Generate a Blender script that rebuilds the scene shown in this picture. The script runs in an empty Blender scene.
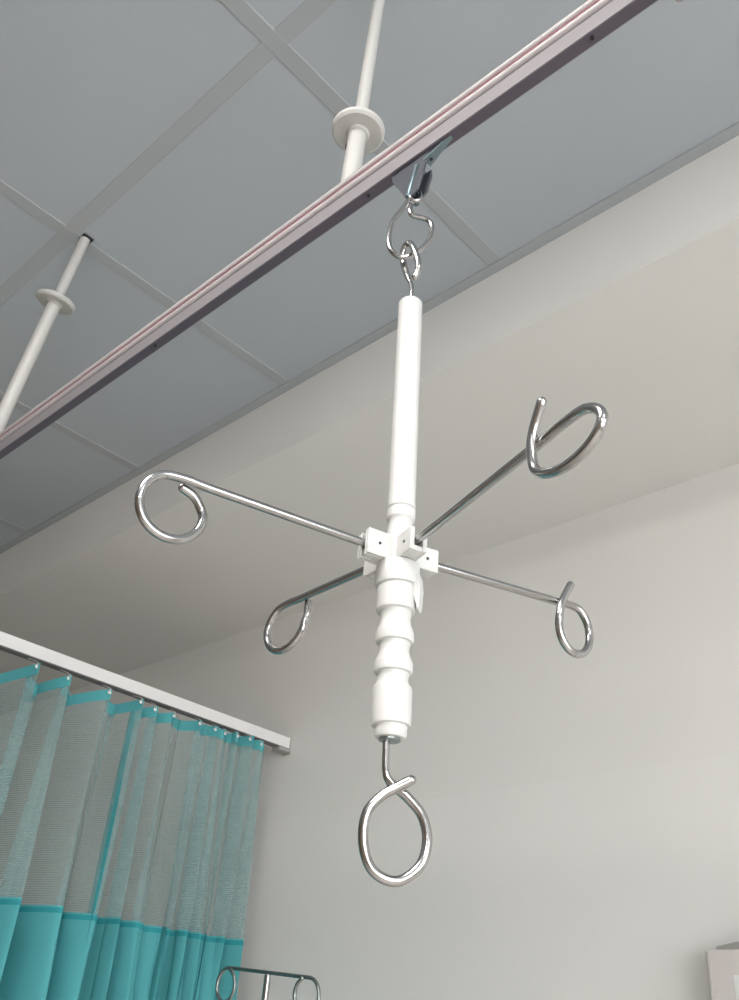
import bpy, bmesh, math, random
from mathutils import Vector, Matrix
random.seed(4)
C = bpy.context.scene.collection
EYE = 1.5                       # height of the eye above the floor; heights below are written from the eye

# ------------------------------------------------------------------ camera
cam_data = bpy.data.cameras.new('camera')
cam = bpy.data.objects.new('camera', cam_data); C.objects.link(cam)
a, b, c = -2.35299073 + math.pi, 2.12351065, 0.08513021
R = Matrix.Rotation(a, 3, 'Z') @ Matrix.Rotation(b, 3, 'X') @ Matrix.Rotation(c, 3, 'Z')
cam.matrix_world = Matrix.Translation((0, 0, EYE)) @ R.to_4x4()
cam_data.sensor_fit = 'VERTICAL'; cam_data.sensor_height = 36.0
cam_data.lens = 36.0 * 894.066 / 1000.0
cam_data.clip_start = 0.02
bpy.context.scene.camera = cam

# ------------------------------------------------------------------ light and exposure
world = bpy.data.worlds.new('sky'); bpy.context.scene.world = world; world.use_nodes = True
WORLD_STRENGTH = 5.5
wn = world.node_tree.nodes; wb = wn['Background']
wb.inputs['Color'].default_value = (0.94, 0.97, 1.0, 1); wb.inputs['Strength'].default_value = WORLD_STRENGTH
PANEL_STRENGTH = 17.0
vs = bpy.context.scene.view_settings
vs.view_transform = 'Standard'; vs.look = 'None'; vs.gamma = 1; vs.use_curve_mapping = False
vs.exposure = 0.66

# ------------------------------------------------------------------ materials
def srgb(r, g, b):
    f = lambda v: ((v / 255 + 0.055) / 1.055) ** 2.4 if v > 10 else v / 255 / 12.92
    return (f(r), f(g), f(b), 1)
def mat(name, col, rough=0.6, metal=0.0, bump=0.0, bscale=60.0, var=0.0, vscale=3.0, spec=0.5):
    m = bpy.data.materials.new(name); m.use_nodes = True
    nt = m.node_tree; p = nt.nodes['Principled BSDF']
    p.inputs['Base Color'].default_value = col
    p.inputs['Roughness'].default_value = rough; p.inputs['Metallic'].default_value = metal
    p.inputs['Specular IOR Level'].default_value = spec
    tc = nt.nodes.new('ShaderNodeTexCoord')
    if var > 0:
        n = nt.nodes.new('ShaderNodeTexNoise'); n.inputs['Scale'].default_value = vscale; n.inputs['Detail'].default_value = 3
        nt.links.new(tc.outputs['Object'], n.inputs['Vector'])
        r = nt.nodes.new('ShaderNodeMapRange'); r.inputs['From Min'].default_value = 0.3; r.inputs['From Max'].default_value = 0.7
        r.inputs['To Min'].default_value = 1 - var; r.inputs['To Max'].default_value = 1 + var
        nt.links.new(n.outputs['Fac'], r.inputs['Value'])
        x = nt.nodes.new('ShaderNodeVectorMath'); x.operation = 'SCALE'; x.inputs[0].default_value = col[:3]
        nt.links.new(r.outputs['Result'], x.inputs['Scale']); nt.links.new(x.outputs['Vector'], p.inputs['Base Color'])
    if bump > 0:
        n = nt.nodes.new('ShaderNodeTexNoise'); n.inputs['Scale'].default_value = bscale; n.inputs['Detail'].default_value = 4
        nt.links.new(tc.outputs['Object'], n.inputs['Vector'])
        bn = nt.nodes.new('ShaderNodeBump'); bn.inputs['Strength'].default_value = bump; bn.inputs['Distance'].default_value = 0.002
        nt.links.new(n.outputs['Fac'], bn.inputs['Height']); nt.links.new(bn.outputs['Normal'], p.inputs['Normal'])
    return m
def emis(name, col, s):
    m = bpy.data.materials.new(name); m.use_nodes = True; nt = m.node_tree
    p = nt.nodes['Principled BSDF']; p.inputs['Base Color'].default_value = (0.8, 0.8, 0.8, 1)
    p.inputs['Emission Color'].default_value = col; p.inputs['Emission Strength'].default_value = s
    return m
M = {
 'wall': mat('painted_wall', (0.76, 0.745, 0.72, 1), 0.55, bump=0.05, bscale=40, var=0.012, vscale=2),
 'wall_low': mat('painted_wall_lower', (0.77, 0.755, 0.733, 1), 0.5, bump=0.05, bscale=40, var=0.012, vscale=2),
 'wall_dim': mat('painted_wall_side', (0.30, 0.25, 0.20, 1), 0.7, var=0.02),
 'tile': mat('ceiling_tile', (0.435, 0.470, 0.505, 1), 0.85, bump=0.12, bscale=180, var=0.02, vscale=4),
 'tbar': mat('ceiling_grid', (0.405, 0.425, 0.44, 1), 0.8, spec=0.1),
 'floor': mat('vinyl_floor', (0.68, 0.64, 0.59, 1), 0.35, var=0.04, vscale=6),
 'skirt': mat('skirting', (0.55, 0.54, 0.52, 1), 0.5),
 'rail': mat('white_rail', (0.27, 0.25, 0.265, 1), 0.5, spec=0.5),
 'bead': mat('rail_bead', (0.50, 0.455, 0.465, 1), 0.4),
 'red': mat('rail_red_line', (0.24, 0.10, 0.12, 1), 0.4),
 'slot': mat('rail_slot_strip', (0.10, 0.085, 0.11, 1), 0.45),
 'black': mat('black_hole', (0.015, 0.015, 0.018, 1), 0.5),
 'rod': mat('cream_enamel', (0.52, 0.51, 0.49, 1), 0.4),
 'plastic': mat('white_plastic', (0.64, 0.635, 0.62, 1), 0.32, spec=0.5),
 'plastic2': mat('clamp_plastic', (0.62, 0.62, 0.605, 1), 0.35),
 'chrome': mat('polished_steel', (0.47, 0.46, 0.455, 1), 0.17, 1.0, bump=0.02, bscale=300),
 'steel': mat('galvanised_steel', (0.09, 0.095, 0.11, 1), 0.45, 0.5),
 'darksteel': mat('worn_steel', (0.30, 0.33, 0.32, 1), 0.28, 1.0),
 'ctrack': mat('white_curtain_track', (0.80, 0.79, 0.78, 1), 0.4),
 'ctrack_dark': mat('curtain_track_groove', (0.16, 0.15, 0.15, 1), 0.5),
 'brkt': mat('grey_bracket', (0.36, 0.35, 0.33, 1), 0.5),
 'box': mat('pale_pink_plastic', (0.72, 0.665, 0.655, 1), 0.45),
 'box_edge': mat('pale_grey_edge', (0.40, 0.385, 0.365, 1), 0.5),
 'lid': mat('grey_lid', (0.34, 0.335, 0.32, 1), 0.5),
 'label': mat('white_label', (0.85, 0.85, 0.85, 1), 0.4),
 'lampframe': mat('lamp_frame', (0.8, 0.8, 0.8, 1), 0.4),
 'diffuser': emis('lamp_diffuser', (1.0, 0.965, 0.92, 1), PANEL_STRENGTH),
}
def cloth(name, col, trans=0.35, alpha=None, ripple=False):
    m = bpy.data.materials.new(name); m.use_nodes = True; nt = m.node_tree; nt.nodes.clear()
    out = nt.nodes.new('ShaderNodeOutputMaterial')
    d = nt.nodes.new('ShaderNodeBsdfDiffuse'); d.inputs['Color'].default_value = col
    t = nt.nodes.new('ShaderNodeBsdfTranslucent'); t.inputs['Color'].default_value = col
    mx = nt.nodes.new('ShaderNodeMixShader'); mx.inputs[0].default_value = trans
    nt.links.new(d.outputs[0], mx.inputs[1]); nt.links.new(t.outputs[0], mx.inputs[2]); last = mx
    tc = nt.nodes.new('ShaderNodeTexCoord')
    n = nt.nodes.new('ShaderNodeTexNoise'); n.inputs['Scale'].default_value = 350
    nt.links.new(tc.outputs['Object'], n.inputs['Vector'])
    bp = nt.nodes.new('ShaderNodeBump'); bp.inputs['Strength'].default_value = 0.1; bp.inputs['Distance'].default_value = 0.001
    nt.links.new(n.outputs['Fac'], bp.inputs['Height']); nt.links.new(bp.outputs['Normal'], d.inputs['Normal'])
    if alpha is not None:
        tr = nt.nodes.new('ShaderNodeBsdfTransparent')
        m2 = nt.nodes.new('ShaderNodeMixShader'); m2.inputs[0].default_value = alpha
        nt.links.new(tr.outputs[0], m2.inputs[1]); nt.links.new(last.outputs[0], m2.inputs[2]); last = m2
        if ripple:                                                    # rows of open net
            w = nt.nodes.new('ShaderNodeTexWave'); w.bands_direction = 'Z'; w.inputs['Scale'].default_value = 70
            w.inputs['Distortion'].default_value = 2.5; w.inputs['Detail Scale'].default_value = 6
            nt.links.new(tc.outputs['Object'], w.inputs['Vector'])
            r = nt.nodes.new('ShaderNodeMapRange'); r.inputs['To Min'].default_value = alpha - 0.03; r.inputs['To Max'].default_value = alpha + 0.03
            nt.links.new(w.outputs['Fac'], r.inputs['Value']); nt.links.new(r.outputs['Result'], m2.inputs[0])
    nt.links.new(last.outputs[0], out.inputs['Surface'])
    return m
M['teal'] = cloth('teal_cloth', (0.125, 0.47, 0.50, 1), 0.25)
M['hem'] = cloth('teal_hem', (0.05, 0.36, 0.40, 1), 0.2)
M['net'] = cloth('pale_teal_net', (0.46, 0.64, 0.64, 1), 0.4, 0.34, True)
M['seam'] = cloth('teal_seam', (0.06, 0.40, 0.44, 1), 0.2, 0.8)

# ------------------------------------------------------------------ helpers
def link(name, bm, material, parent=None, smooth=True, at=None):
    """bm is in eye-height world coordinates; linked as one mesh object under its thing."""
    bmesh.ops.recalc_face_normals(bm, faces=bm.faces)
    base = Vector(at) if at is not None else Vector((0, 0, 0))
    if parent is not None:
        base = parent['_w'] if '_w' in parent else base
        base = Vector(base)
    bmesh.ops.translate(bm, verts=bm.verts, vec=Vector((0, 0, EYE)) - base)
    me = bpy.data.meshes.new(name); bm.to_mesh(me); bm.free()
    me.materials.append(material)
    if smooth:
        for p in me.polygons: p.use_smooth = True
        me.set_sharp_from_angle(angle=math.radians(38))
    o = bpy.data.objects.new(name, me); C.objects.link(o)
    if parent is not None: o.parent = parent; o['_w'] = tuple(base)
    else: o.location = base; o['_w'] = tuple(base)
    return o
def thing(name, label, cat, loc, group=None):
    o = bpy.data.objects.new(name, None); C.objects.link(o); o.empty_display_size = 0.05
    w = (loc[0], loc[1], loc[2] + EYE); o.location = w; o['_w'] = w
    o['label'] = label; o['category'] = cat
    if group: o['group'] = group
    return o
def tag(o, label, cat, group=None):
    o['label'] = label; o['category'] = cat
    if group: o['group'] = group
    return o
def struct(name, bm, m, parent=None, smooth=False):
    o = link(name, bm, m, parent, smooth)
    if parent is None: o['kind'] = 'structure'
    return o
def box(bm, lo, hi, bev=0.0, rot=None, piv=None, seg=2):
    r = bmesh.ops.create_cube(bm, size=1)
    vs_ = r['verts']; lo = Vector(lo); hi = Vector(hi); ce = (lo + hi) / 2; s = hi - lo
    for v in vs_: v.co = Vector((v.co.x * s.x, v.co.y * s.y, v.co.z * s.z)) + ce
    if rot is not None:
        p = Vector(piv) if piv is not None else ce
        for v in vs_: v.co = rot @ (v.co - p) + p
    if bev > 0:
        es = list({e for v in vs_ for e in v.link_edges})
        bmesh.ops.bevel(bm, geom=es, offset=bev, segments=seg, affect='EDGES', profile=0.5)
def lathe(bm, prof, x, y, seg=48, axis=None, org=None):
    """prof: (radius, height) pairs turned about the vertical through x, y (or about axis from org)."""
    q = Matrix.Identity(3)
    if axis is not None: q = Vector((0, 0, 1)).rotation_difference(Vector(axis)).to_matrix()
    o = Vector(org) if org is not None else Vector((x, y, 0))
    rings = []
    for r, z in prof:
        if r < 1e-6: rings.append([bm.verts.new(o + q @ Vector((0, 0, z)))])
        else: rings.append([bm.verts.new(o + q @ Vector((r * math.cos(2 * math.pi * i / seg), r * math.sin(2 * math.pi * i / seg), z))) for i in range(seg)])
    for A, B in zip(rings, rings[1:]):
        for i in range(seg):
            j = (i + 1) % seg
            if len(A) == 1 and len(B) == 1: continue
            if len(A) == 1: bm.faces.new((A[0], B[i], B[j]))
            elif len(B) == 1: bm.faces.new((A[i], A[j], B[0]))
            else: bm.faces.new((A[i], A[j], B[j], B[i]))
    for Rr in (rings[0], rings[-1]):
        if len(Rr) > 1: bm.faces.new(Rr)
def smooth_path(P, n=8, closed=False):
    P = [Vector(p) for p in P]; out = []
    k = len(P); rng = range(k) if closed else range(k - 1)
    for i in rng:
        if closed: p0, p1, p2, p3 = P[i - 1], P[i], P[(i + 1) % k], P[(i + 2) % k]
        else:
            p1, p2 = P[i], P[i + 1]; p0 = P[i - 1] if i else 2 * p1 - p2; p3 = P[i + 2] if i + 2 < k else 2 * p2 - p1
        for s in range(n):
            t = s / n
            out.append(0.5 * ((2 * p1) + (p2 - p0) * t + (2 * p0 - 5 * p1 + 4 * p2 - p3) * t * t + (3 * p1 - p0 - 3 * p2 + p3) * t ** 3))
    if not closed: out.append(P[-1])
    return out
def sweep(bm, P, r, seg=16, closed=False, round_end=True):
    P = [Vector(p) for p in P]; n = len(P)
    rad = r if callable(r) else (lambda t: r)
    T = []
    for i in range(n):
        if closed: t = P[(i + 1) % n] - P[i - 1]
        else: t = P[min(i + 1, n - 1)] - P[max(i - 1, 0)]
        T.append(t.normalized())
    up = Vector((0, 0, 1)) if abs(T[0].z) < 0.9 else Vector((1, 0, 0))
    N = (up - T[0] * up.dot(T[0])).normalized(); rings = []
    def ring(p, t, nn, rr):
        bnn = t.cross(nn)
        return [bm.verts.new(p + (nn * math.cos(2 * math.pi * k / seg) + bnn * math.sin(2 * math.pi * k / seg)) * rr) for k in range(seg)]
    for i in range(n):
        if i: N = (T[i - 1].rotation_difference(T[i]) @ N); N = (N - T[i] * N.dot(T[i])).normalized()
        rr = rad(i / (n - 1))
        if not closed and round_end and i == 0:
            for f, g in ((1.0, 0.35), (0.55, 0.8)): rings.append(ring(P[0] - T[0] * rr * f * 0.8, T[0], N, rr * g))
        rings.append(ring(P[i], T[i], N, rr))
        if not closed and round_end and i == n - 1:
            for f, g in ((0.55, 0.8), (1.0, 0.35)): rings.append(ring(P[i] + T[i] * rr * f * 0.8, T[i], N, rr * g))
    m = len(rings)
    for i in range(m if closed else m - 1):
        A, B = rings[i], rings[(i + 1) % m]
        for k in range(seg): bm.faces.new((A[k], A[(k + 1) % seg], B[(k + 1) % seg], B[k]))
    if not closed: bm.faces.new(rings[0]); bm.faces.new(rings[-1])
def prism(bm, pts, direction, width):
    """extrude a closed outline both ways along direction."""
    d = Vector(direction).normalized() * width / 2
    A = [bm.verts.new(Vector(p) - d) for p in pts]; B = [bm.verts.new(Vector(p) + d) for p in pts]
    bm.faces.new(A); bm.faces.new(B[::-1]); k = len(pts)
    for i in range(k): bm.faces.new((A[i], A[(i + 1) % k], B[(i + 1) % k], B[i]))
NB = bmesh.new

# ------------------------------------------------------------------ the room
XL, XR, YN, YW = -4.3, 2.7, -3.3, 1.65      # side walls, wall behind the eye, wall of the photo
ZF, ZC, ZS = -EYE, 1.31, 1.13                # floor, tiled ceiling, soffit
YB = 1.022                                   # face of the bulkhead
bm = NB(); box(bm, (XL - .1, YN - .1, ZF - .1), (XR + .1, YW + .1, ZF)); struct('floor', bm, M['floor'])
bm = NB(); box(bm, (XL - .1, YW, ZF), (XR + .1, YW + .12, ZC + .1)); struct('wall_back', bm, M['wall'])
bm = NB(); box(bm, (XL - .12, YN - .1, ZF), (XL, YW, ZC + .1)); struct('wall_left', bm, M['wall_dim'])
# wall_right with a window opening
def wall_opening(axis, at0, at1, u0, u1, wu0, wu1, wz0, wz1):
    bm = NB()
    for (p, q, z0, z1) in ((u0, wu0, ZF, ZC + .1), (wu1, u1, ZF, ZC + .1), (wu0, wu1, ZF, wz0), (wu0, wu1, wz1, ZC + .1)):
        if axis == 'x': box(bm, (at0, p, z0), (at1, q, z1))
        else: box(bm, (p, at0, z0), (q, at1, z1))
    return bm
struct('wall_right', wall_opening('x', XR, XR + .12, YN - .1, YW, -2.4, 0.7, -0.55, 0.95), M['wall'])
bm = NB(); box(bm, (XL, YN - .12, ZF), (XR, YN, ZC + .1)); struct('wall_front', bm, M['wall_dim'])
def window(name, axis, at, u0, u1, z0, z1):
    def bb(bm, ua, ub, za, zb, d0, d1, bev=0.004):
        if axis == 'x': box(bm, (at + d0, ua, za), (at + d1, ub, zb), bev)
        else: box(bm, (ua, at + d0, za), (ub, at + d1, zb), bev)
    w = 0.05; bm = NB()
    bb(bm, u0, u1, z0, z0 + w, .02, .08); bb(bm, u0, u1, z1 - w, z1, .02, .08)
    n = 3
    for i in range(n + 1):
        u = u0 + (u1 - u0 - w) * i / n; bb(bm, u, u + w, z0 + w, z1 - w, .02, .08)
    o = struct(name, bm, M['lampframe'])
    bm = NB(); bb(bm, u0 - .03, u1 + .03, z0 - .03, z0, -.06, .1); link('window_sill', bm, M['lampframe'], o)
window('window_1', 'x', XR, -2.4, 0.7, -0.55, 0.95)
for k, (x, y, rx, ry, sx, sy) in enumerate(((XR + .11, -0.85, 0, math.radians(90), 1.5, 3.1),)):
    ld = bpy.data.lights.new('daylight_portal', 'AREA'); ld.shape = 'RECTANGLE'; ld.size = sx; ld.size_y = sy
    ld.cycles.is_portal = True
    lo_ = bpy.data.objects.new('daylight_portal', ld); C.objects.link(lo_); lo_.location = (x, y, EYE + 0.2)
    lo_.rotation_euler = (rx, ry, 0)
# bulkhead with soffit, along the wall of the photo
bm = NB(); box(bm, (XL, YB, ZS), (XR, YW, ZC + .1)); struct('trim_1', bm, M['wall'])
# edge angle of the tiled ceiling at the bulkhead
bm = NB(); box(bm, (XL, YB - .022, ZC - .002), (XR, YB, ZC + .01)); struct('trim_2', bm, M['tbar'])
# slightly proud lower wall
bm = NB(); box(bm, (XL, YW - .0025, ZF), (XR, YW + .001, 0.518), 0.001); struct('trim_3', bm, M['wall_low'])
for nm, lo, hi in (('baseboard_back', (XL, YW - .016, ZF), (XR, YW, ZF + .1)), ('baseboard_left', (XL, YN, ZF), (XL + .014, YW - .016, ZF + .1)),
                   ('baseboard_right', (XR - .014, YN, ZF), (XR, YW - .016, ZF + .1)), ('baseboard_front', (XL + .014, YN, ZF), (XR - .014, YN + .014, ZF + .1))):
    bm = NB(); box(bm, lo, hi, 0.002); struct(nm, bm, M['skirt'])
# tiled ceiling: one sheet of recessed tiles + one grid of tee bars
GX = [-0.72 + 0.6 * k for k in range(-5, 6)]; GY = [0.426 - 0.6 * k for k in range(0, 7)]
xs = [XL] + [g for g in GX if XL < g < XR] + [XR]; ys = [YB - .01] + [g for g in GY if g > YN] + [YN]
lampcells = []
bm = NB()
for i in range(len(xs) - 1):
    for j in range(len(ys) - 1):
        if (i, j) in [(6, 2), (9, 2), (9, 5)]:
            lampcells.append((xs[i], xs[i + 1], ys[j + 1], ys[j])); continue
        box(bm, (xs[i] + .004, ys[j + 1] + .004, ZC + .0014), (xs[i + 1] - .004, ys[j] - .004, ZC + .02), 0.001, seg=1)
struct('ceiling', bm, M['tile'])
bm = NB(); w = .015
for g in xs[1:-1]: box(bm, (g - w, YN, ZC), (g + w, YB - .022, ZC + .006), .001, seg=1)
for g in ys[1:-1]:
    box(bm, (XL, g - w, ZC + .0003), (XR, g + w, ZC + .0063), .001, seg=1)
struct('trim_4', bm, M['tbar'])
bm = NB(); box(bm, (XL - .1, YN - .1, ZC + .1), (XR + .1, YW + .1, ZC + .2)); struct('ceiling.001', bm, M['wall_dim'])
names = ['square white ceiling lamp nearest the hanging rail', 'square white ceiling lamp near the right wall', 'square white ceiling lamp in the right rear corner']
for k, (x0, x1, y0, y1) in enumerate(lampcells):
    t = thing('ceiling_light', names[k % 3], 'ceiling light', ((x0 + x1) / 2, (y0 + y1) / 2, ZC), 'square ceiling lamps')
    bm = NB(); e = .017; f = .03
    for lo, hi in (((x0 + e, y0 + e), (x1 - e, y0 + f)), ((x0 + e, y1 - f), (x1 - e, y1 - e)), ((x0 + e, y0 + f), (x0 + f, y1 - f)), ((x1 - f, y0 + f), (x1 - e, y1 - f))):
        box(bm, (*lo, ZC), (*hi, ZC + .03), .001, seg=1)
    link('frame', bm, M['lampframe'], t)
    bm = NB(); box(bm, (x0 + f, y0 + f, ZC + .006), (x1 - f, y1 - f, ZC + .012)); link('diffuser', bm, M['diffuser'], t, False)

# ------------------------------------------------------------------ the hanging rail
RY0, RY1, RZ0, RZ1 = 0.4455, 0.4598, 0.8125, 0.856
RX0, RX1 = -4.25, 2.6
t = thing('ceiling_track', 'long straight white metal track hung below the ceiling, with a thin red line along it', 'track', (-0.43, 0.455, RZ0))
bm = NB()
prof = [(RY0, RZ0), (RY0, RZ0 + .0215), (RY0 - .0015, RZ0 + .0225), (RY0 - .0015, RZ1), (RY1 + .0015, RZ1), (RY1 + .0015, RZ0 + .0225), (RY1, RZ0 + .0215), (RY1, RZ0),
        (RY1 - .0015, RZ0), (RY1 - .0015, RZ0 + .004), (RY0 + .0015, RZ0 + .004), (RY0 + .0015, RZ0)]
prism(bm, [((RX0 + RX1) / 2, y, z) for y, z in prof], (1, 0, 0), RX1 - RX0)
link('rail', bm, M['rail'], t, False)
for z in (RZ0 + .0262, RZ0 + .0397):
    bm = NB(); sweep(bm, [(RX0, RY0 - .0005, z), (RX1, RY0 - .0005, z)], .0042, 12, round_end=False); link('bead', bm, M['bead'], t)
bm = NB(); box(bm, (RX0, RY0 - .0030, RZ0 + .0315), (RX1, RY0, RZ0 + .0345)); link('red_line', bm, M['red'], t, False)['label'] = 'thin red line between the two white beads'
bm = NB(); box(bm, (RX0, RY0 + .0012, RZ0 - .0008), (RX1, RY1 - .0012, RZ0 + .004)); link('slot_strip', bm, M['slot'], t, False)['label'] = 'dark strip along the underside'
for x in (-0.497, -0.215, -0.9, -1.5):
    bm = NB(); lathe(bm, [(.0021, RZ0 - .0022), (.0021, RZ0 - .0006)], x, .4515, 16); link('screw', bm, M['black'], t)

# ------------------------------------------------------------------ rods that carry the rail
def support_rod(label, top, bot, zdisc, rdisc, r_up, r_low, sleeve, hole=False):
    top, bot = Vector(top), Vector(bot)
    t = thing('support_rod', label, 'rod', bot, 'rods holding up the track')
    ax = (top - bot).normalized()
    P = lambda z: bot + (top - bot) * ((z - bot.z) / (top.z - bot.z))
    bm = NB(); sweep(bm, [P(zdisc), top], r_up, 24, round_end=False); link('upper_tube', bm, M['rod'], t)
    bm = NB(); sweep(bm, [P(bot.z), P(zdisc)], r_low, 24, round_end=False); link('lower_tube', bm, M['rod'], t)
    bm = NB(); lathe(bm, [(r_low, -.008), (r_low + .002, -.007), (r_low + .003, -.004), (rdisc - .003, -.004), (rdisc, -.001), (rdisc, .004), (rdisc - .003, .0065), (r_up + .004, .0075), (r_up, .009)], 0, 0, 48, ax, P(zdisc))
    link('flange', bm, M['rod'], t)
    if sleeve:
        bm = NB(); lathe(bm, [(r_low, sleeve + .002), (r_low + .004, sleeve), (r_low + .004, 0), (r_low, -.001)], 0, 0, 32, ax, P(bot.z)); link('sleeve', bm, M['rod'], t)
    pz = P(zdisc - .028); d = Vector((-.73, -.68, 0))
    bm = NB(); lathe(bm, [(.0035, 0), (.0035, .0015)], 0, 0, 12, d, pz + d * (r_low - .0002)); link('screw', bm, M['black'], t)
    if hole:
        bm = NB(); box(bm, (top.x - .008, top.y - .010, ZC - .0022), (top.x + .014, top.y + .012, ZC - .0003), .0008)
        link('ceiling_hole', bm, M['black'], t)['label'] = 'dark gap where the rod goes through the ceiling'
    return t
support_rod('cream rod at the left edge, round collar halfway, topped by a dark ceiling gap', (-1.305, .4545, ZC), (-1.43, .4545, RZ1 - .002), 1.165, .037, .0098, .0122, .045, True)
support_rod('cream rod at top centre with a wide round collar just above the track', (-0.520, .4545, ZC), (-0.535, .4545, RZ1 - .002), 0.957, .0325, .0080, .0112, 0)

# ------------------------------------------------------------------ hook carriers on the track
V47 = Vector((math.cos(math.radians(47)), math.sin(math.radians(47)), 0))
W47 = Vector((-V47.y, V47.x, 0))
PX, PY = -0.425, 0.460                                 # the hanging axis
ring_uz = [(-.0090, .765), (-.0161, .7447), (-.0262, .7219), (-.0298, .6978), (-.0266, .6782), (-.0152, .6701), (.0003, .6796), (.0107, .6984), (.0131, .7163), (.0085, .7275), (-.0019, .7303), (-.0093, .7336), (-.0099, .7472), (-.0060, .763)]
def carrier(label, dx):
    o = Vector((PX + dx, PY, 0)); cx = -0.432 + dx; cy = .4545
    t = thing('hook_carrier', label, 'track hook', (cx, cy, RZ0), 'hook carriers on the track')
    # tapered steel plate
    pts = [(cx - .030, RZ0 + .002), (cx - .027, RZ0 - .012), (cx - .012, RZ0 - .040), (cx - .006, RZ0 - .052), (cx + .003, RZ0 - .056), (cx + .012, RZ0 - .050), (cx + .017, RZ0 - .030), (cx + .023, RZ0 - .004), (cx + .023, RZ0 + .002)]
    bm = NB(); prism(bm, [(x, cy - .004, z) for x, z in pts], (0, 1, 0), .0022)
    bmesh.ops.bevel(bm, geom=list(bm.edges), offset=.0006, segments=1, affect='EDGES')
    link('plate', bm, M['steel'], t)
    bm = NB(); prism(bm, [(x + .004, cy + .005, z) for x, z in pts[2:7] + [(cx + .016, RZ0 - .02), (cx - .010, RZ0 - .02)]], (0, 1, 0), .0018); link('back_plate', bm, M['steel'], t)
    # sloping tongue that runs up to the rail
    A = Vector((cx + .018, cy - .001, RZ0 - .012)); B = Vector((cx + .0535, cy - .003, RZ0 + .0015))
    bm = NB(); q = (B - A).normalized(); n = q.cross(Vector((0, 1, 0)))
    prism(bm, [A - Vector((0, .0055, 0)), A + Vector((0, .0055, 0)), B + Vector((0, .002, 0)), B - Vector((0, .002, 0))], n, .0035)
    link('tongue', bm, mat_tongue, t)
    bm = NB(); lathe(bm, [(.0018, 0), (.0018, .001)], 0, 0, 12, -n if n.z > 0 else n, A + q * .006 + (n if n.z < 0 else -n) * .0018); link('rivet', bm, M['black'], t)
    # bent ear with the eye that holds the wire
    bm = NB(); box(bm, (cx + .001, cy - .008, RZ0 - .056), (cx + .006, cy + .010, RZ0 - .012), .001, Matrix.Rotation(math.radians(14), 3, 'Y')); link('ear', bm, mat_tongue, t)
    bm = NB(); sweep(bm, smooth_path([Vector((cx + .004, cy, RZ0 - .052)) + V47 * (.006 * math.cos(k)) * 1.0 + Vector((0, 0, .008 * math.sin(k))) for k in [i * math.pi / 4 for i in range(8)]], 4, True), .0022, 10, True); link('eye', bm, M['chrome'], t)
    bm = NB(); P = [o + V47 * u + Vector((0, 0, z)) + W47 * (0.0035 if i == 13 else 0) for i, (u, z) in enumerate(ring_uz)]
    sweep(bm, smooth_path(P, 8), .0028, 14); link('wire_hook', bm, M['chrome'], t)
    return t
mat_tongue = mat('bright_zinc', (0.15, 0.20, 0.22, 1), 0.35, 0.6)
carrier('steel trolley hook on the track that the white hanger hangs from', 0)

t = thing('track_stop', 'tiny steel stop screw under the track, at the top edge of the photo', 'track stop', (-0.133, .4545, .785))
bm = NB(); lathe(bm, [(.0035, .813), (.0025, .797), (.0045, .796), (.0050, .793), (.0050, .788), (.0040, .786)], -.133, .4545, 24); link('screw', bm, M['chrome'], t)
bm = NB(); lathe(bm, [(.0075, .8132), (.0085, .811), (.0085, .808), (.0036, .8075)], -.133, .4545, 24); link('washer', bm, M['steel'], t)
# ------------------------------------------------------------------ the hanger
H = thing('infusion_hanger', 'white hanging drip bag holder with four steel hook arms and a ribbed handle', 'drip bag hanger', (PX, PY, 0.09))
A0 = Vector((PX, PY, 0))
tilt = (Vector((0, 0, .2285)) - V47 * .0036).normalized(); o_t = A0 + Vector((0, 0, .3785))
bm = NB(); lathe(bm, [(.006, .2310), (.0104, .2305), (.0113, .2290), (.0113, .0045), (.0117, .0035), (.0117, .0010), (.0106, 0)], 0, 0, 48, tilt, o_t); link('tube', bm, M['plastic'], H)
bm = NB(); lathe(bm, [(.0105, .3785), (.0116, .3775), (.0116, .3690), (.0098, .3670), (.0095, .3640), (.0102, .3600), (.0110, .3520), (.0125, .3480), (.0125, .3270), (.0140, .3265)], PX, PY); link('hub', bm, M['plastic'], H)
hz = [(.0140, .3275), (.0168, .3268), (.0174, .3255), (.0174, .3110), (.0168, .3085), (.0146, .3078), (.0146, .3068), (.0157, .3060), (.0157, .2895), (.0151, .2875), (.0126, .2868), (.0120, .2850),
      (.0116, .2800), (.0120, .2765), (.0143, .2705), (.0146, .2690), (.0146, .2640), (.0141, .2622), (.0121, .2616), (.0116, .2600), (.0113, .2560), (.0118, .2525), (.0142, .2465), (.0145, .2450), (.0145, .2400),
      (.0140, .2382), (.0120, .2376), (.0116, .2360), (.0114, .2330), (.0118, .2305), (.0142, .2268), (.0145, .2250), (.0145, .2010), (.0139, .1988), (.0120, .1983), (.0117, .1965), (.0117, .1925), (.0104, .1900), (.0060, .1895)]
tilt2 = (Vector((0, 0, .138)) - V47 * .0022).normalized()
bm = NB(); lathe(bm, [(r, z - .3275) for r, z in hz], 0, 0, 64, tilt2, A0 + Vector((0, 0, .3275))); link('handle', bm, M['plastic'], H)['label'] = 'ribbed white grip'
bm = NB(); lathe(bm, [(.0028, .1904), (.0078, .1902), (.0078, .1882), (.0028, .1880)], PX + .0012, PY + .0012, 32); link('washer', bm, M['darksteel'], H)
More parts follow.
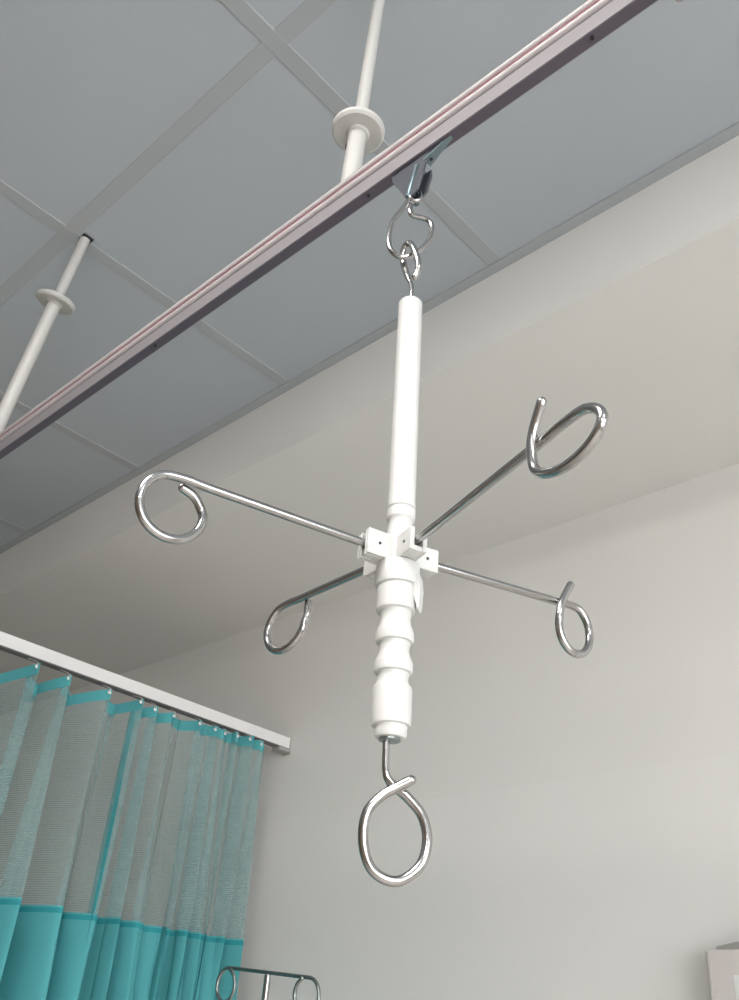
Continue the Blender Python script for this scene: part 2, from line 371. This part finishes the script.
# release tab on the side of the grip
dv = Vector((math.cos(math.radians(25)), math.sin(math.radians(25)), 0)); sv = Vector((-dv.y, dv.x, 0))
bm = NB(); prism(bm, [A0 + dv * r + Vector((0, 0, z)) for r, z in ((.014, .319), (.0195, .316), (.0205, .305), (.0200, .288), (.0185, .286), (.0165, .297), (.014, .302))], sv, .010)
bmesh.ops.bevel(bm, geom=list(bm.edges), offset=.0008, segments=2, affect='EDGES'); link('release_tab', bm, M['plastic2'], H)
ZA = .337
def hook_arm(deg, ro, ri, zb, mids, tip, root=.028):
    th = math.radians(deg); d = Vector((math.cos(th), math.sin(th), 0)); n = Vector((-d.y, d.x, 0))
    rc = (ro + ri) / 2; w = (ro - ri) / 2; zt = ZA + .0008; h = (zt - zb) / 2; zc = (zt + zb) / 2
    pts = [(r, ZA, 0.0) for r in (root, root + (rc - root) * .3, root + (rc - root) * .6, rc - w * .75)]
    pts.append((rc - w * .3, ZA + .0006, 0))
    for k in range(0, 13):
        a_ = math.radians(90 - k * 270 / 12 * 1.0)
        if k == 0: continue
        off = 0 if k < 4 else (k - 4) / 8 * -.0050
        pts.append((rc + w * math.cos(a_), zc + h * math.sin(a_), off))
    for r, z in mids: pts.append((r, z, -.0060))
    pts.append((tip[0], tip[1], -.0064))
    P = [A0 + d * r + n * o + Vector((0, 0, z)) for r, z, o in pts]
    bm = NB(); sweep(bm, smooth_path(P, 6), .0034, 16)
    arm = link('arm', bm, M['chrome'], H)
    # clamp: two cheeks, a floor and a screw
    rot = Matrix.Rotation(th, 3, 'Z')
    bm = NB()
    def bx(r0, r1, t0, t1, z0, z1, bev=.0008):
        box(bm, (PX + r0, PY + t0, z0), (PX + r1, PY + t1, z1), bev, rot, (PX, PY, 0))
    bx(.009, .032, -.0076, -.0036, ZA - .0100, ZA + .0100)
    bx(.009, .032, .0036, .0076, ZA - .0100, ZA + .0100)
    bx(.009, .0312, -.0068, .0068, ZA - .0098, ZA - .0055)
    bx(.009, .016, -.0070, .0070, ZA - .0098, ZA + .0095)
    cl = link('clamp', bm, M['plastic2'], H)
    for s in (-1, 1):
        bm = NB(); q = A0 + d * .022 + n * (s * .0074) + Vector((0, 0, ZA))
        lathe(bm, [(.0013, 0), (.0013, .0005)], 0, 0, 14, n * s, q); link('pin', bm, M['black'], cl)
hook_arm(-106.5, .2085, .1605, .2895, [(.1628, .3210), (.1695, .3295)], (.1795, .3338))
hook_arm(68, .1830, .1485, .2925, [(.1490, .3235), (.1520, .3350)], (.1615, .3535))
hook_arm(-19.6, .2415, .1820, .3030, [(.1823, .3330), (.1858, .3450)], (.1950, .3600))
hook_arm(175, .1700, .1215, .2945, [(.1205, .3220)], (.1215, .3350))
# hook under the grip
huz = [(-.0006, .1905), (-.0002, .178), (.0007, .1663), (.0046, .1592), (.0168, .1502), (.027, .1392), (.031, .124), (.027, .1073), (.0123, .0962), (-.0038, .101), (-.0116, .1171), (-.011, .1364), (-.0016, .1485), (.0075, .1545), (.0182, .1608)]
bm = NB(); P = []
for i, (u, z) in enumerate(huz):
    off = 0 if i < 6 else -(i - 5) / 9 * .0072
    P.append(A0 + V47 * u - W47 * off * -1 * (1) + Vector((0, 0, z)))
sweep(bm, smooth_path(P, 8), lambda t: .0025 if t < .14 else (.0025 + (t - .14) / .1 * .0010 if t < .24 else .0035), 16); link('bottom_hook', bm, M['chrome'], H)
# eye at the top: narrow loop seen nearly edge-on, its short end beside the shank
ed = (V47 * 0.38 - W47 * 0.92).normalized()
eye = [(-.0030, .592, 0), (-.0032, .618, 0), (-.0038, .633, -.001), (-.0070, .646, -.004), (-.0105, .660, -.007), (-.0132, .672, -.008), (-.0142, .682, -.006), (-.0118, .6885, -.001), (-.0082, .686, .004), (-.0045, .676, .007), (-.0005, .662, .008), (.0012, .652, .007), (.0004, .645, .005), (-.0018, .6405, .004)]
bm = NB(); P = [A0 + V47 * u - W47 * o + Vector((0, 0, z)) for u, z, o in eye]
P = smooth_path(P, 8); sweep(bm, P, lambda t: .0022 + .0011 * max(0, min(1, (t - .18) / .08)), 14); link('top_eye', bm, M['chrome'], H)

# ------------------------------------------------------------------ curtain track and curtain
CX = -1.90; CZ0, CZ1 = .706, .735
t = thing('curtain_track', 'white curtain track running out from the wall, above the teal curtain', 'curtain track', (CX, YW, CZ0))
bm = NB()
prof = [(CX - .012, CZ1), (CX + .012, CZ1), (CX + .012, CZ0), (CX + .004, CZ0), (CX + .004, CZ0 + .004), (CX - .004, CZ0 + .004), (CX - .004, CZ0), (CX - .012, CZ0)]
YC0 = -2.6
prism(bm, [(x, (YC0 + YW) / 2, z) for x, z in prof], (0, 1, 0), YW - YC0 - .001); link('rail', bm, M['ctrack'], t, False)
bm = NB(); box(bm, (CX - .0115, YC0 + .01, CZ0 - .003), (CX + .0125, YW - .002, CZ0 - .0002)); link('groove', bm, M['ctrack_dark'], t, False)
bm = NB(); box(bm, (CX - .016, YW - .045, CZ0 - .012), (CX + .016, YW - .0025, CZ0 - .002), .003); box(bm, (CX - .015, YW - .006, CZ0 - .016), (CX + .015, YW - .0025, CZ1 + .001), .002)
link('end_bracket', bm, M['brkt'], t)

def fold_len(y): return .125 + (.046 - .125) * max(0, min(1, (y - .75) / .62))
Y0, Y1 = .18, 1.568
NS = 900; S = []; ph = 0.0; dy = (Y1 - Y0) / NS
for i in range(NS + 1):
    y = Y0 + dy * i; S.append((y, ph)); ph += 2 * math.pi * dy / fold_len(y) * (1 + .35 * math.sin(y * 23.0))
jit = [random.uniform(-1, 1) for _ in range(80)]
def cpt(y, ph, z):
    """a point of the curtain cloth: gathered at the heading, looser lower down."""
    k = ph / (2 * math.pi); i = int(k) % 79; f = k - int(k)
    j = jit[i] * (1 - f) + jit[i + 1] * f
    low = max(0, min(1, (.68 - z) / .9))
    amp = (.021 + .027 * max(0, min(1, (1.35 - y) / .5))) * (1 + .35 * j) * (1 + .5 * low)
    s = math.sin(ph + .7 * math.sin(ph) + low * j * 1.2)
    return Vector((CX + amp * s + (.008 + .013 * low) * math.sin(ph * 2.3 + 4 * z) + .003 * math.sin(ph * 3.7 + 1.3), y + .010 * math.sin(2 * ph) + .004 * j * low, z))
def top_z(y, ph):
    """heading height: pinned where the hooks sit, sagging between them further along."""
    sag = .040 * max(0, min(1, (1.35 - y) / .55))
    base = .698 - .016 * max(0, min(1, (1.5 - y) / .6))
    return base - sag * (0.5 - 0.5 * math.cos(ph - 1.2)) ** 1.0
def sheet(y0, y1, zf0, zf1, rows, off=0.0):
    bm = NB(); G = []
    for (y, ph) in S:
        if not (y0 <= y <= y1): continue
        za, zb = zf0(y, ph), zf1(y, ph)
        G.append([bm.verts.new(cpt(y, ph, za + (zb - za) * r / rows) + Vector((off, 0, 0))) for r in range(rows + 1)])
    for A, B in zip(G, G[1:]):
        for r in range(rows): bm.faces.new((A[r], A[r + 1], B[r + 1], B[r]))
    return bm
t = thing('privacy_curtain', 'teal hospital curtain with a see-through net top, hanging from the curtain track', 'curtain', (CX, (Y0 + Y1) / 2, -1.2))
ZN = .212
HB = .026
link('net_panel', sheet(Y0, Y1, lambda y, p: top_z(y, p) - HB, lambda y, p: ZN, 40), M['net'], t)['label'] = 'pale see-through net upper part'
link('heading', sheet(Y0, Y1, top_z, lambda y, p: top_z(y, p) - HB, 4), M['teal'], t)['label'] = 'narrow teal heading band'
link('cloth_panel', sheet(Y0, Y1, lambda y, p: ZN, lambda y, p: -1.2, 40), M['teal'], t)['label'] = 'solid teal lower part'
link('hem', sheet(Y0, Y1, lambda y, p: ZN - .004, lambda y, p: ZN - .014, 1, .0015), M['hem'], t)
link('seam', sheet(1.132, 1.149, lambda y, p: top_z(y, p) - HB, lambda y, p: ZN, 40, .0015), M['seam'], t)['label'] = 'darker teal vertical seam'
link('side_hem', sheet(1.556, 1.568, lambda y, p: top_z(y, p) - HB, lambda y, p: ZN, 40, .0015), M['net'], t)
# runners and grommets, one for every fold
k = 0; prev = None
for (y, ph) in S:
    q = int((ph - 1.2) / (2 * math.pi))
    if prev is not None and q != prev and y > .6:
        p = cpt(y, ph, top_z(y, ph) - .010); zz = p.z
        bm = NB(); sweep(bm, smooth_path([(p.x + .003, y, zz), (p.x + .004, y, zz + .008), ((p.x + CX) / 2, y, (zz + CZ0) / 2 + .004), (CX, y, CZ0 - .004)], 5), .0011, 8); link('hook', bm, M['rod'], t)
        bm = NB(); lathe(bm, [(.0022, 0), (.0042, .0004), (.0042, .0014), (.0022, .0018)], 0, 0, 16, (1, 0, 0), (p.x + .0015, y, zz)); link('grommet', bm, M['ctrack'], t)
    prev = q

# ------------------------------------------------------------------ drip stand in front of the curtain's end
SX, SY = -1.328, 1.17
t = thing('drip_stand', 'thin steel drip stand at the bottom edge, top bar curled at each end', 'drip stand', (SX, SY, ZF))
def SB(x, dz, dy=0): return Vector((SX + x, SY + dy, .107 - .066 * x + dz))
L = []
for s in (1, -1):
    c0 = .118 if s > 0 else -.118
    P = [(0, 0, 0), (s * .05, 0, 0), (s * .095, 0, 0)]
    for k in range(0, 13):
        a_ = math.radians(78 - k * 27); P.append((c0 - s * .012 + s * .027 * math.cos(a_), -.0275 + .0275 * math.sin(a_), -.0006 * k))
    bm = NB(); sweep(bm, smooth_path([SB(*p) for p in P], 5), .0032, 12); link('hook_bar', bm, M['darksteel'], t)
bm = NB(); lathe(bm, [(.0055, .104), (.0060, .100), (.0060, -.45)], SX, SY, 20); link('inner_pole', bm, M['chrome'], t)
bm = NB(); lathe(bm, [(.006, -.43), (.013, -.432), (.013, -.46), (.0105, -.462), (.0105, ZF + .09)], SX, SY, 24); link('outer_pole', bm, M['chrome'], t)
bm = NB(); lathe(bm, [(.0105, ZF + .12), (.03, ZF + .115), (.035, ZF + .10), (.035, ZF + .075), (.01, ZF + .07)], SX, SY, 24); link('base_hub', bm, M['darksteel'], t)
for k in range(5):
    a_ = 2 * math.pi * k / 5 + .3; d = Vector((math.cos(a_), math.sin(a_), 0)); o = Vector((SX, SY, 0))
    bm = NB(); sweep(bm, [o + d * .03 + Vector((0, 0, ZF + .095)), o + d * .16 + Vector((0, 0, ZF + .09)), o + d * .27 + Vector((0, 0, ZF + .07))], .010, 12); leg = link('leg', bm, M['chrome'], t)
    bm = NB(); side = Vector((-d.y, d.x, 0)); lathe(bm, [(.008, -.009), (.026, -.009), (.0275, -.007), (.0275, .007), (.026, .009), (.008, .009)], 0, 0, 24, side, o + d * .27 + Vector((0, 0, ZF + .0277))); link('castor_wheel', bm, M['black'], leg)
    bm = NB(); sweep(bm, [o + d * .27 + Vector((0, 0, ZF + .04)), o + d * .27 + Vector((0, 0, ZF + .07))], .006, 10); link('castor_stem', bm, M['darksteel'], leg)

# ------------------------------------------------------------------ box on the wall, bottom right
bx0, bx1, by0, bz1 = -0.722, -0.43, 1.595, .188
t = thing('wall_dispenser', 'pale pinkish plastic box on the wall in the bottom right corner, grey part on top', 'wall box', ((bx0 + bx1) / 2, YW - .0025, -.12))
bm = NB(); box(bm, (bx0, by0, -.12), (bx1, YW - .0025, bz1), .004); link('body', bm, M['box'], t)
bm = NB(); box(bm, (bx0 - .0012, by0 - .0012, -.118), (bx0 + .004, by0 + .006, bz1 - .003), .001); link('edge_strip', bm, M['box_edge'], t)
bm = NB(); prism(bm, [(bx0 + .013, 0, bz1 - .002), (bx0 + .015, 0, bz1 + .005), (bx0 + .050, 0, bz1 + .012), (bx1 - .03, 0, bz1 + .012), (bx1 - .02, 0, bz1 - .002)], (0, 1, 0), .034)
bmesh.ops.translate(bm, verts=bm.verts, vec=(0, by0 + .026, 0)); link('lid', bm, M['lid'], t)['label'] = 'grey raised lid'
bm = NB(); box(bm, (bx0 + .042, by0 - .0012, .095), (bx0 + .13, by0 + .001, .150), .0005); link('label_plate', bm, M['label'], t)['label'] = 'white plate on the front'

# bookkeeping values are not part of the objects
for o in bpy.data.objects:
    if '_w' in o: del o['_w']
